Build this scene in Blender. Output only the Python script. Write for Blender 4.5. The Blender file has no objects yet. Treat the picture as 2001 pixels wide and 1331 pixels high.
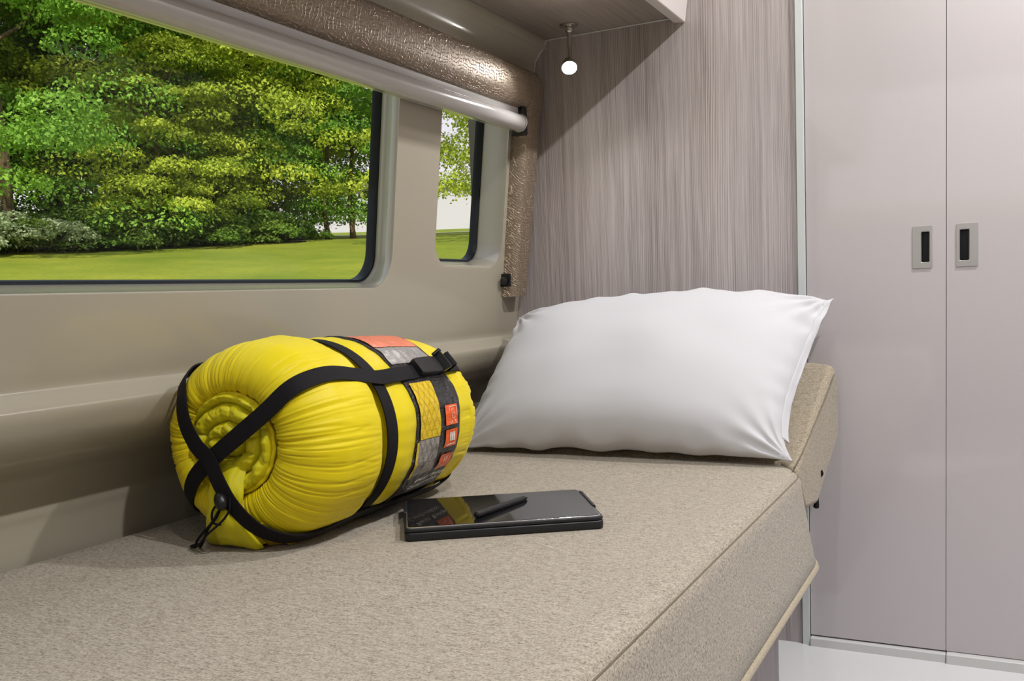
import bpy, bmesh, math, random
import numpy as np
from mathutils import Vector, Matrix, noise
random.seed(7)
PI = math.pi
ZO = 0.72            # height of the eye above the van floor: all coordinates below are given from eye height
scene = bpy.context.scene
COL = scene.collection
sin, cos = math.sin, math.cos
rad = math.radians
def clamp(a, lo=0.0, hi=1.0): return max(lo, min(hi, a))
def sstep(a, b, x):
    t = clamp((x-a)/(b-a)); return t*t*(3-2*t)
def lerp(a, b, t): return a+(b-a)*t

# ------------------------------------------------------------------ materials
def srgb(r, g, b):
    def f(c):
        c /= 255.0
        return c/12.92 if c <= .04045 else ((c+.055)/1.055)**2.4
    return (f(r), f(g), f(b), 1)
class Mat:
    def __init__(s, name, base=(200, 200, 200), rough=.5, metal=0, coat=0, spec=.5, lin=None):
        s.m = bpy.data.materials.new(name); s.m.use_nodes = True
        s.nt = s.m.node_tree; s.N = s.nt.nodes; s.L = s.nt.links
        s.b = s.N['Principled BSDF']
        s.b.inputs['Base Color'].default_value = lin or srgb(*base)
        s.b.inputs['Roughness'].default_value = rough
        s.b.inputs['Metallic'].default_value = metal
        s.b.inputs['Coat Weight'].default_value = coat
        s.b.inputs['Coat Roughness'].default_value = .05
        s.b.inputs['Specular IOR Level'].default_value = spec
    def node(s, t, **kw):
        n = s.N.new(t)
        for k, v in kw.items(): setattr(n, k, v)
        return n
    def link(s, a, b): s.L.new(a, b)
    def coords(s, scale=(1, 1, 1), rot=(0, 0, 0), src='Object'):
        tc = s.node('ShaderNodeTexCoord'); mp = s.node('ShaderNodeMapping')
        mp.inputs['Scale'].default_value = scale; mp.inputs['Rotation'].default_value = rot
        s.link(tc.outputs[src], mp.inputs['Vector']); return mp.outputs['Vector']
    def noise(s, vec, scale, detail=4, rough=.5, dist=0):
        n = s.node('ShaderNodeTexNoise'); s.link(vec, n.inputs['Vector'])
        n.inputs['Scale'].default_value = scale; n.inputs['Detail'].default_value = detail
        n.inputs['Roughness'].default_value = rough; n.inputs['Distortion'].default_value = dist
        return n.outputs['Fac']
    def ramp(s, fac, stops, interp='LINEAR'):
        r = s.node('ShaderNodeValToRGB'); r.color_ramp.interpolation = interp
        e = r.color_ramp.elements
        while len(e) < len(stops): e.new(.5)
        for i, (p, c) in enumerate(stops):
            e[i].position = p; e[i].color = c if len(c) == 4 else srgb(*c)
        s.link(fac, r.inputs['Fac']); return r.outputs['Color']
    def mix(s, fac, a, b, mode='MIX'):
        n = s.node('ShaderNodeMix', data_type='RGBA', blend_type=mode)
        for sock, v in ((n.inputs[0], fac), (n.inputs[6], a), (n.inputs[7], b)):
            if isinstance(v, (int, float)): sock.default_value = v
            elif isinstance(v, tuple): sock.default_value = v if len(v) == 4 else srgb(*v)
            else: s.link(v, sock)
        return n.outputs[2]
    def math(s, op, a, b=None):
        n = s.node('ShaderNodeMath', operation=op)
        for i, v in enumerate((a, b)):
            if v is None: continue
            if isinstance(v, (int, float)): n.inputs[i].default_value = v
            else: s.link(v, n.inputs[i])
        return n.outputs[0]
    def color(s, c): s.link(c, s.b.inputs['Base Color'])
    def bump(s, h, strength=.3, dist=.001):
        n = s.node('ShaderNodeBump'); n.inputs['Strength'].default_value = strength
        n.inputs['Distance'].default_value = dist
        s.link(h, n.inputs['Height']); s.link(n.outputs['Normal'], s.b.inputs['Normal'])
W1 = (1, 1, 1, 1); K0 = (0, 0, 0, 1)

def fabric_mat(name, light, mid, dark, scale=1.0, bumpd=.0006):
    m = Mat(name, rough=.92, spec=.2)
    v = m.coords((1, 1, 1))
    vx = m.coords((150*scale, 950*scale, 500*scale)); vy = m.coords((1000*scale, 260*scale, 420*scale))
    a = m.noise(vx, 1.0, 3, .6); b = m.noise(vy, 1.0, 3, .6)
    f = m.math('ADD', m.math('MULTIPLY', a, .62), m.math('MULTIPLY', b, .38))
    fine = m.noise(v, 520*scale, 3, .7)
    f = m.math('ADD', m.math('MULTIPLY', f, .62), m.math('MULTIPLY', fine, .38))
    c = m.ramp(f, [(.36, dark), (.47, mid), (.57, light), (.7, tuple(min(255, x+18) for x in light))])
    big = m.noise(v, 7, 4, .6)
    c = m.mix(m.ramp(big, [(.3, K0), (.75, (.22, .22, .22, 1))]), c, mid)
    m.color(c); m.bump(f, .9, bumpd)
    m.b.inputs['Sheen Weight'].default_value = .15
    return m.m
def wood_mat(name, axis='Z', tones=((118, 109, 108), (196, 188, 188)), rough=.36, seed=0.0, f=285.0):
    m = Mat(name, rough=rough, spec=.5)
    k = 2 if axis == 'Z' else 1      # grain direction
    st = [1, 1, 1]; st[k] = .11
    lo = m.coords(tuple(st)); st[k] = .012; hi = m.coords(tuple(st))
    def shift(v):
        off = m.node('ShaderNodeVectorMath', operation='ADD'); m.link(v, off.inputs[0]); off.inputs[1].default_value = (seed, seed*.7, seed*1.3); return off.outputs[0]
    lo, hi = shift(lo), shift(hi)
    sp_ = m.node('ShaderNodeSeparateXYZ'); m.link(hi, sp_.inputs[0])
    xx = m.math('ADD', sp_.outputs[0], sp_.outputs[1 if k == 2 else 2])
    # growth lines: thin parallel lines that swing into long arches where the slow noise bends them
    ph = m.math('ADD', m.math('MULTIPLY', xx, f), m.math('MULTIPLY', m.noise(lo, 3.6, 2, .45), 42.0))
    ph = m.math('ADD', ph, m.math('MULTIPLY', m.noise(lo, 30, 2, .5), 1.6))
    ln = m.math('MULTIPLY', m.math('ADD', m.math('SINE', m.math('MULTIPLY', ph, 6.283)), 1.0), .5)
    mask = m.ramp(m.noise(lo, 14, 3, .6), [(.36, (.15, .15, .15, 1)), (.62, W1)])
    lines = m.math('MULTIPLY', m.math('POWER', ln, 1.6), mask)
    fib = m.noise(hi, 520, 3, .7); band = m.noise(lo, 7, 3, .55); fib2 = m.noise(hi, 120, 2, .5)
    v_ = m.math('ADD', m.math('MULTIPLY', lines, -.30), m.math('MULTIPLY', fib, .75))
    v_ = m.math('ADD', v_, m.math('MULTIPLY', fib2, .40)); v_ = m.math('ADD', v_, m.math('MULTIPLY', band, .55))
    c = m.ramp(v_, [(.42, tones[0]), (.98, tones[1])])
    warm = m.noise(lo, 3.3, 2, .5)
    c = m.mix(m.ramp(warm, [(.45, K0), (.68, (.45, .45, .45, 1))]), c, (.96, .90, .82, 1), 'MULTIPLY')
    m.color(c); m.bump(v_, .3, .0004)
    return m.m
M = {}
M['bed'] = fabric_mat('heather_upholstery', (182, 174, 159), (150, 141, 126), (62, 55, 47), .85, .0010)
M['bolster'] = fabric_mat('woven_upholstery', (176, 165, 145), (148, 137, 118), (86, 75, 61), .8, .0008)
M['piping'] = fabric_mat('piping_fabric', (184, 173, 152), (164, 153, 133), (128, 117, 98), 1.2)
M['stitch'] = fabric_mat('stitching', (128, 118, 100), (112, 102, 86), (80, 72, 60), 1.2)
M['wood'] = wood_mat('grey_laminate_vertical', 'Z')
M['woodY'] = wood_mat('taupe_laminate', 'Y', ((112, 101, 92), (188, 177, 166)), .42, 3.1)
M['woodbase'] = wood_mat('base_laminate', 'Z', ((92, 80, 80), (170, 158, 158)), .4, 5.2)
m = Mat('van_liner', (168, 161, 144), .24, spec=.5, coat=.25)
v = m.coords(); m.bump(m.noise(v, 3.5, 2), .08, .02); M['liner'] = m.m
m = Mat('closet_gloss', (190, 184, 185), .06, spec=.5, coat=.3)
v = m.coords(); m.bump(m.noise(v, 2.2, 2), .05, .006); M['gloss'] = m.m
m = Mat('cabinet_gloss_white', (222, 214, 211), .18); M['glosswhite'] = m.m
m = Mat('white_edge', (205, 205, 204), .3); M['white'] = m.m
m = Mat('white_floor', (214, 214, 216), .16, spec=.5)
v = m.coords(); m.bump(m.noise(v, 60, 3), .12, .001); M['floor'] = m.m
m = Mat('ceiling_white', (225, 222, 216), .6); M['ceil'] = m.m
m = Mat('interior_shell', (120, 112, 106), .5); M['shell'] = m.m
m = Mat('aluminium', (208, 214, 213), .35, metal=.15); M['alu'] = m.m
m = Mat('brushed_steel', (196, 194, 190), .36, metal=.75)
v = m.coords((1, 1, 60)); m.bump(m.noise(v, 40, 2), .1, .0003); M['steel'] = m.m
m = Mat('chrome', (200, 196, 190), .12, metal=1); M['chrome'] = m.m
m = Mat('dark_recess', (16, 16, 20), .25); M['recess'] = m.m
m = Mat('dark_gap', (78, 74, 74), .6); M['gap'] = m.m
m = Mat('rubber_seal', (38, 44, 52), .45, spec=.3); M['rubber'] = m.m
m = Mat('blind_plastic', (190, 187, 184), .22, spec=.55, coat=.4); M['blind'] = m.m
m = Mat('black_plastic', (20, 20, 21), .35); M['blackp'] = m.m
m = Mat('case_black', (24, 25, 29), .42)
v = m.coords(); m.bump(m.noise(v, 900, 2), .15, .0002); M['case'] = m.m
m = Mat('black_webbing', (17, 15, 19), .75, spec=.25)
v = m.coords(); m.bump(m.noise(v, 1500, 2), .5, .0004)
M['web'] = m.m
# embossed vinyl of the window surround
m = Mat('embossed_vinyl', (140, 124, 109), .46, spec=.55)
v = m.coords()
def hatch(m, axis, f, amp, seed):
    sp_ = m.node('ShaderNodeSeparateXYZ'); m.link(v, sp_.inputs[0])
    n1 = m.noise(v, 38, 2, .5); a = m.math('MULTIPLY', sp_.outputs[axis], f)
    a = m.math('ADD', a, m.math('MULTIPLY', n1, amp))
    if axis == 2:   # the roll curves through x as well
        a = m.math('ADD', a, m.math('MULTIPLY', sp_.outputs[0], f*.7))
    sn = m.math('ABSOLUTE', m.math('SINE', m.math('MULTIPLY', a, PI)))
    ln = m.ramp(sn, [(.0, W1), (.12, (.85, .85, .85, 1)), (.42, K0)])
    off = m.node('ShaderNodeVectorMath', operation='ADD'); m.link(v, off.inputs[0]); off.inputs[1].default_value = (seed, seed, seed)
    mk = m.ramp(m.noise(off.outputs[0], 95, 2, .5), [(.41, K0), (.49, W1)])
    return m.mix(1.0, ln, mk, 'MULTIPLY')
cr = m.mix(1.0, hatch(m, 1, 130, 3.2, 0), hatch(m, 2, 150, 3.2, 4), 'ADD')
c = m.mix(cr, (142, 125, 106), (182, 165, 145))
m.color(c); m.bump(cr, 1.0, .0013)
m.b.inputs['Metallic'].default_value = .4
M['vinyl'] = m.m
# white pillowcase
m = Mat('pillow_cotton', (200, 200, 203), .85, spec=.2)
v = m.coords(); m.bump(m.noise(v, 1400, 2), .12, .0002); m.b.inputs['Sheen Weight'].default_value = .1
m.b.inputs['Subsurface Weight'].default_value = .0
M['pillow'] = m.m
# yellow fabrics
def yellow(name, base, edge):
    m = Mat(name, base, .5, spec=.35)
    v = m.coords(); n = m.noise(v, 30, 4, .6)
    m.color(m.mix(m.ramp(n, [(.35, K0), (.7, (.5, .5, .5, 1))]), base, edge)); m.bump(m.noise(v, 240, 3), .18, .0006)
    m.b.inputs['Sheen Weight'].default_value = .05
    return m.m
M['yellow'] = yellow('yellow_nylon', (228, 208, 6), (220, 198, 4))
M['yellow2'] = yellow('yellow_lining', (214, 204, 16), (200, 190, 12))
M['orangey'] = yellow('yellow_flap', (236, 198, 8), (230, 182, 8))
# printed plastic wrap
m = Mat('printed_wrap', (34, 31, 33), .24, spec=.7)
v = m.coords((40, 12, 40)); cr = m.noise(v, 2.2, 5, .65, .6); m.bump(cr, .9, .006); M['wrap'] = m.m
def printm(name, c, quilt=None):
    m = Mat(name, c, .30, spec=.5)
    v = m.coords((40, 12, 40)); cr = m.noise(v, 2.2, 4, .6); m.bump(cr, .6, .004)
    return m.m
M['print_yellow'] = printm('print_yellow', (222, 190, 26)); M['print_grey'] = printm('print_grey', (150, 145, 138))
M['print_line_y'] = printm('print_quilting', (196, 160, 18)); M['print_line_g'] = printm('print_quilting_grey', (112, 107, 100))
M['print_orange'] = printm('print_orange', (240, 94, 8)); M['print_white'] = printm('print_white', (228, 222, 214))
M['print_pink'] = printm('print_coral', (232, 128, 96)); M['print_line'] = printm('print_grey_text', (150, 145, 142))
m = Mat('tablet_screen', (24, 24, 25), .04, spec=.5)
M['screen'] = m.m
m = Mat('tablet_rim', (205, 205, 208), .22, metal=.8); M['rim'] = m.m
m = Mat('pen_black', (22, 22, 24), .32); M['pen'] = m.m
def emis(name, col, st):
    m = Mat(name, col, .4); m.b.inputs['Emission Color'].default_value = srgb(*col); m.b.inputs['Emission Strength'].default_value = st; return m.m
M['bulb'] = emis('bulb_glow', (255, 246, 232), 60)
M['puck'] = emis('puck_glow', (255, 248, 238), 14)
# window glass: thin clear pane
m = Mat('window_glass'); m.N.remove(m.b)
tr = m.node('ShaderNodeBsdfTransparent'); tr.inputs['Color'].default_value = (.93, .95, .94, 1)
gl = m.node('ShaderNodeBsdfGlossy'); gl.inputs['Roughness'].default_value = .01
lw = m.node('ShaderNodeLayerWeight'); lw.inputs['Blend'].default_value = .5
fr = m.node('ShaderNodeMath', operation='MULTIPLY_ADD'); fr.inputs[1].default_value = .05; fr.inputs[2].default_value = .008; m.link(lw.outputs['Facing'], fr.inputs[0])
mx = m.node('ShaderNodeMixShader'); m.link(fr.outputs[0], mx.inputs[0]); m.link(tr.outputs[0], mx.inputs[1]); m.link(gl.outputs[0], mx.inputs[2])
m.link(mx.outputs[0], m.N['Material Output'].inputs['Surface']); M['glass'] = m.m
# outdoors
m = Mat('lawn_grass', rough=.9, spec=.1)
v = m.coords(); a = m.noise(v, .35, 5, .6); b = m.noise(v, 9, 4, .7)
c = m.mix(m.ramp(a, [(.35, K0), (.65, W1)]), (104, 120, 36), (140, 144, 50))
c = m.mix(m.ramp(b, [(.4, K0), (.75, (.5, .5, .5, 1))]), c, (88, 106, 30)); m.color(c); m.bump(b, .6, .04); M['lawn'] = m.m
m = Mat('path_gravel', (196, 188, 178), .9); M['path'] = m.m
m = Mat('shaded_forest_soil', (52, 56, 22), .95); M['soil'] = m.m
m = Mat('bark', (84, 66, 48), .9); v = m.coords((1, 1, .2)); bb = m.noise(v, 14, 4, .6)
m.color(m.ramp(bb, [(.35, (52, 42, 30)), (.65, (116, 94, 68))])); m.bump(bb, .8, .02); M['bark'] = m.m
m = Mat('pale_render_wall', (186, 182, 190), .8); M['bldg'] = m.m
m = Mat('grey_roof', (186, 182, 190), .8); M['roof'] = m.m
def leafmat(name, ca, cb, trans=.35):
    m = Mat(name, rough=.55, spec=.25)
    at = m.node('ShaderNodeAttribute', attribute_name='tint')
    c = m.mix(at.outputs['Fac'], ca, cb); m.color(c)
    tl = m.node('ShaderNodeBsdfTranslucent'); m.link(c, tl.inputs['Color'])
    mx = m.node('ShaderNodeMixShader'); mx.inputs[0].default_value = trans
    m.link(m.b.outputs[0], mx.inputs[1]); m.link(tl.outputs[0], mx.inputs[2])
    m.link(mx.outputs[0], m.N['Material Output'].inputs['Surface']); return m.m
M['leafG'] = leafmat('green_leaves', (84, 134, 40), (158, 198, 78))
M['leafY'] = leafmat('yellow_green_leaves', (126, 148, 38), (206, 216, 78))
M['leafD'] = leafmat('shaded_leaves', (66, 100, 32), (120, 152, 52))  # darker leaf tone stands in for the darkness deep in the wood
M['leafS'] = leafmat('shrub_leaves', (70, 100, 30), (128, 152, 60))
M['flower'] = leafmat('white_blossom', (150, 168, 110), (206, 214, 180), .3)

# ------------------------------------------------------------------ builders
class MB:
    """collects geometry in eye-height coordinates and links it as one mesh object"""
    def __init__(s): s.v = []; s.f = []; s.mi = []; s.cur = 0
    def vert(s, p): s.v.append(tuple(p)); return len(s.v)-1
    def face(s, ids): s.f.append(tuple(ids)); s.mi.append(s.cur)
    def box(s, x0, x1, y0, y1, z0, z1):
        b = len(s.v)
        for x in (x0, x1):
            for y in (y0, y1):
                for z in (z0, z1): s.v.append((x, y, z))
        for q in ((0, 1, 3, 2), (4, 6, 7, 5), (0, 4, 5, 1), (2, 3, 7, 6), (0, 2, 6, 4), (1, 5, 7, 3)): s.face([b+i for i in q])
        return s
    def rings(s, rings, closed=True, cap0=False, cap1=False):
        n = len(rings[0]); ids = [[s.vert(p) for p in r] for r in rings]
        for i in range(len(rings)-1):
            for j in range(n if closed else n-1):
                k = (j+1) % n
                s.face((ids[i][j], ids[i][k], ids[i+1][k], ids[i+1][j]))
        if cap0: s.face(ids[0][::-1])
        if cap1: s.face(ids[-1])
        return ids
    def tube(s, pts, r, n=12, caps=True):
        pts = [Vector(p) for p in pts]; rr = r if isinstance(r, (list, tuple)) else [r]*len(pts)
        rings = []; prev = None
        for i, p in enumerate(pts):
            t = (pts[min(i+1, len(pts)-1)]-pts[max(i-1, 0)]).normalized()
            if prev is None: a = t.orthogonal().normalized()
            else: a = (prev-t*prev.dot(t)).normalized()
            prev = a; b = t.cross(a)
            rings.append([p+(a*cos(2*PI*k/n)+b*sin(2*PI*k/n))*rr[i] for k in range(n)])
        s.rings(rings, True, caps, caps); return s
    def lathe(s, prof, c=(0, 0, 0), axis=(0, 0, 1), n=32, caps=True):
        ax = Vector(axis).normalized(); a = ax.orthogonal().normalized(); b = ax.cross(a); c = Vector(c)
        s.rings([[c+ax*h+(a*cos(2*PI*k/n)+b*sin(2*PI*k/n))*r for k in range(n)] for r, h in prof], True, caps, caps); return s
    def build(s, name, mats, parent=None, origin=None, smooth=False, bevel=0, seg=3, angle=40):
        if not isinstance(mats, (list, tuple)): mats = [mats]
        if parent is not None: o0 = Vector(ORG[parent.name])
        else: o0 = Vector(origin if origin is not None else (0, 0, 0))
        me = bpy.data.meshes.new(name)
        me.from_pydata([tuple(Vector(p)-o0) for p in s.v], [], s.f)
        for mm in mats: me.materials.append(mm)
        if len(mats) > 1:
            for p, i in zip(me.polygons, s.mi): p.material_index = i
        bm = bmesh.new(); bm.from_mesh(me); bmesh.ops.recalc_face_normals(bm, faces=bm.faces); bm.to_mesh(me); bm.free()
        if smooth:
            for p in me.polygons: p.use_smooth = True
            if smooth == 'auto': me.set_sharp_from_angle(angle=rad(angle))
        ob = bpy.data.objects.new(name, me); COL.objects.link(ob)
        if parent is not None: ob.parent = parent
        else: ob.location = o0+Vector((0, 0, ZO))
        ORG[ob.name] = tuple(o0)
        if bevel:
            bv = ob.modifiers.new('b', 'BEVEL'); bv.width = bevel; bv.segments = seg; bv.limit_method = 'ANGLE'; bv.angle_limit = rad(35)
            for p in me.polygons: p.use_smooth = True
            if seg > 1:
                bv.harden_normals = True
        return ob
ORG = {}
def thing(name, label, cat, origin, group=None):
    o = bpy.data.objects.new(name, None); COL.objects.link(o); o.empty_display_size = .05
    o.location = Vector(origin)+Vector((0, 0, ZO)); ORG[o.name] = tuple(origin)
    return tag(o, label, cat, group)
def tag(o, label, cat, group=None):
    o['label'] = label; o['category'] = cat
    if group: o['group'] = group
    return o
def struct(o): o['kind'] = 'structure'; return o
def note(o, label): o['label'] = label; return o
def catmull(pts, n=8, closed=False):
    P = [np.array(p, float) for p in pts]; out = []
    N = len(P)
    rng = range(N if closed else N-1)
    for i in rng:
        if closed: a, b, c, d = P[(i-1) % N], P[i], P[(i+1) % N], P[(i+2) % N]
        else: a, b, c, d = P[max(i-1, 0)], P[i], P[i+1], P[min(i+2, N-1)]
        for k in range(n):
            t = k/n
            out.append(.5*((2*b)+(-a+c)*t+(2*a-5*b+4*c-d)*t*t+(-a+3*b-3*c+d)*t**3))
    if not closed: out.append(P[-1])
    return out
def rrect(x0, x1, y0, y1, r, n=8):
    """counter-clockwise rounded rectangle"""
    out = []
    rr = r if isinstance(r, (list, tuple)) else [r]*4
    for (cx, cy, a0, q) in ((x1, y1, 0, rr[0]), (x0, y1, 90, rr[1]), (x0, y0, 180, rr[2]), (x1, y0, 270, rr[3])):
        sx = -1 if cx == x1 else 1; sy = -1 if cy == y1 else 1
        for k in range(n+1):
            a = rad(a0+90*k/n); out.append((cx+sx*q+q*cos(a), cy+sy*q+q*sin(a)))
    return out
def slab(mb, x0, x1, y0, y1, radii, prof, n=8):
    """prof: list of (inset, z) from bottom to top"""
    rings = []
    for ins, z in prof:
        rr = [max(q-ins, .002) for q in radii]
        rings.append([(x, y, z) for x, y in rrect(x0+ins, x1-ins, y0+ins, y1-ins, rr, n)])
    mb.rings(rings, True, True, True)

YB = 1.92      # back panel
# ------------------------------------------------------------------ left wall with its two window openings
WP = [(-1.06, -.72), (-1.06, -.31), (-1.056, -.24), (-1.050, -.205), (-1.040, -.19), (-1.012, -.176), (-.982, -.160), (-.962, -.140), (-.952, -.122), (-.948, -.108), (-.951, -.101),
      (-.966, -.092), (-.975, -.087), (-.977, -.080), (-.973, -.06), (-.967, -.02), (-.963, .01)]
def wallx(z):
    if z <= WP[0][1]: return WP[0][0]
    if z < .01:
        for (xa, za), (xb, zb) in zip(WP, WP[1:]):
            if z <= zb: return lerp(xa, xb, (z-za)/(zb-za))
    if z < .49: return -.963+(z-.01)*.118
    for (xa, za), (xb, zb) in zip([(-.9064, .49), (-.903, .505), (-.892, .520), (-.880, .532), (-.876, .545), (-.87, .75), (-.8, 1.2)], [(-.903, .505), (-.892, .520), (-.880, .532), (-.876, .545), (-.87, .75), (-.8, 1.2)]):
        if z <= zb: return lerp(xa, xb, (z-za)/(zb-za))
    return -.8
wl = MB()
# smooth profile strips below and above the windows
zs = [p[1] for p in WP if p[1] <= .01]
def smooth_prof(pts, n):
    return [tuple(p) for p in catmull(pts, n)]
low = smooth_prof(WP, 5)
ys = list(np.linspace(-1.3, 1.93, 24))
wl.rings([[(x, y, z) for y in ys] for x, z in low], closed=False)
hi = smooth_prof([(wallx(z), z) for z in (.455, .475, .49, .505, .520, .532, .545, .75, 1.2)], 4)
wl.rings([[(x, y, z) for y in ys] for x, z in hi], closed=False)
DEP = .085
def window_block(mb, ya, yb, za, zb, ly0, ly1, lz0, lz1, lr, sy0, sy1, sz0, sz1, sr):
    """wall rectangle ya..yb x za..zb with an opening: inner lip (l*) flaring back to the seal outline (s*)"""
    n = 12
    lip = rrect(ly0, ly1, lz0, lz1, lr, n); seal = rrect(sy0, sy1, sz0, sz1, sr, n)
    outer = []
    cy, cz = (ly0+ly1)/2, (lz0+lz1)/2
    # outer points: project each lip point to the block's border
    for i, (y, z) in enumerate(lip):
        q = i//(n+1); k = i % (n+1); t = k/n
        Y1, Z1 = (yb if q in (0, 3) else ya), (zb if q in (0, 1) else za)
        # corner of the block gets the middle of the arc
        edge = ly1-lr if q in (0, 3) else ly0+lr; edz = lz1-lr if q in (0, 1) else lz0+lr
        first_vertical = q in (0, 2)   # arc starts on the vertical side
        if (t <= .5) == first_vertical or t == .5:
            tt = t*2 if first_vertical else (1-t)*2
            py, pz = Y1, lerp(edz, Z1, clamp(tt))
        else:
            tt = (1-t)*2 if first_vertical else t*2
            py, pz = lerp(edge, Y1, clamp(tt)), Z1
        outer.append((py, pz))
    def dens(pl):   # add points along the straight sides
        out = []
        for i in range(len(pl)):
            a, b = pl[i], pl[(i+1) % len(pl)]
            out.append(a)
            if i % (n+1) == n:
                for k in range(1, 12): out.append((lerp(a[0], b[0], k/12), lerp(a[1], b[1], k/12)))
        return out
    lip, seal, outer = dens(lip), dens(seal), dens(outer)
    rings = []
    for t in (0, .35, .7, .88):
        rings.append([(wallx(lerp(o[1], l[1], t)), lerp(o[0], l[0], t), lerp(o[1], l[1], t)) for o, l in zip(outer, lip)])
    R = .012     # rounding of the lip
    for k in range(0, 7):
        a = k/6*PI/2
        u, w = sin(a)*.9, (1-cos(a))
        rings.append([(wallx(l[1])-R*w, lerp(l[0], s_[0], u*R/.085), lerp(l[1], s_[1], u*R/.085)) for l, s_ in zip(lip, seal)])
    for t in (.3, .6, 1.0):
        rings.append([(lerp(wallx(l[1])-R, wallx(s_[1])-DEP, t), lerp(l[0], s_[0], lerp(.127, 1, t)), lerp(l[1], s_[1], lerp(.127, 1, t))) for l, s_ in zip(lip, seal)])
    # short return behind the seal
    rings.append([(wallx(s_[1])-DEP-.016, s_[0], s_[1]) for s_ in seal])
    mb.rings(rings, True)
    return seal
SPLIT = 1.50
window_block(wl, -1.3, SPLIT, .01, .455, -.55, 1.412, .024, .449, .062, -.50, 1.478, .038, .445, .05)
window_block(wl, SPLIT, 1.93, .01, .455, 1.552, 1.823, .066, .449, .045, 1.60, 1.862, .080, .445, .04)
# fill the corridor between the block and the ring start is closed by the block border itself
wall_left = struct(wl.build('wall_left', M['liner'], smooth='auto', angle=55))
wall_left['label'] = 'moulded beige plastic van side wall with a rounded ledge under the windows'
for idx, (a, b, c, d, r) in enumerate(((-.50, 1.478, .038, .445, .05), (1.60, 1.862, .080, .445, .04))):
    e = struct(thing('window_%d' % (idx+1), '', 'window', (-1.05, (a+b)/2, c)))
    del e['category']
    e['label'] = ('large rounded van window looking out on lawn and trees', 'narrow small rounded window beside the striped wood panel')[idx]
    s_ = MB(); rings = []
    o_ = rrect(a-.001, b+.001, c-.001, d+.001, r, 10); i_ = rrect(a+.001, b-.004, c+.004, d-.003, r, 10); j_ = rrect(a+.004, b-.010, c+.006, d-.006, r, 10)
    x0 = -DEP
    rings.append([(wallx(z)+x0+.002, y, z) for y, z in o_])
    rings.append([(wallx(z)+x0+.002, y, z) for y, z in i_])
    rings.append([(wallx(z)+x0-.008, y, z) for y, z in j_])
    rings.append([(wallx(z)+x0-.014, y, z) for y, z in j_])
    rings.append([(wallx(z)+x0-.014, y, z) for y, z in o_])
    s_.rings(rings, True); s_.build('window_seal', M['rubber'], e, smooth='auto', angle=35)
    g = MB(); ids = [g.vert((wallx(z)+x0-.010, y, z)) for y, z in rrect(a, b, c, d, r, 8)]; g.face(ids)
    g.build('window_pane', M['glass'], e)

# ------------------------------------------------------------------ the shell of the van
def boxobj(name, mat, b, bevel=0, **k):
    mb = MB().box(*b); o = mb.build(name, mat, origin=((b[0]+b[1])/2, (b[2]+b[3])/2, b[4]), bevel=bevel, **k); return o
struct(boxobj('floor', M['floor'], (-1.12, 1.15, -1.4, 2.05, -.78, -.72)))
struct(boxobj('ceiling', M['ceil'], (-1.2, 1.15, -1.4, 2.05, 1.18, 1.24)))
struct(boxobj('wall_right', M['shell'], (.95, 1.0, -1.4, 2.05, -.72, 1.18)))
# unseen rear wall; its wide opening is added to let in fill daylight
rw = MB(); gy0, gy1 = -1.36, -1.31
for (a, b, c, d) in ((-1.1, -.80, -.72, 1.18), (.80, 1.0, -.72, 1.18), (-.80, .80, .95, 1.18), (-.80, .80, -.72, .30)):
    rw.box(a, b, gy0, gy1, c, d)
struct(rw.build('wall_rear', M['shell']))
struct(boxobj('wall_back', M['shell'], (-1.1, 1.0, 1.965, 2.02, -.72, 1.18)))
# wood laminate bulkhead: its left edge follows the wall
pn = MB(); pz = [z for x, z in low]+[.1, .2, .3, .4]+[z for x, z in hi if z > .45]
fr_ = [(wallx(z)-.006, YB, z) for z in pz]+[(-.353, YB, 1.18), (-.353, YB, -.72)]
bk = [(x, YB+.02, z) for x, y, z in fr_]
pn.rings([fr_, bk], True, True, True)
p = struct(pn.build('wall_front', M['wood'])); p['label'] = 'grey wood grain laminate panel wall at the head of the bed'
struct(boxobj('trim_1', M['alu'], (-.3525, -.338, YB-.006, YB+.02, -.722, 1.18), bevel=.0012, seg=2))['label'] = 'slim aluminium edge strip between wood panel and closet'
# silicone bead along the panel's upper left edge
bd = MB(); bd.tube([(wallx(z)+.001, YB-.001, z) for z in np.linspace(.40, .546, 22)]+[(x, YB-.001, .546) for x in np.linspace(-.86, -.60, 6)], .0016, 6)
struct(bd.build('trim_2', M['white'], smooth=True))

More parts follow.
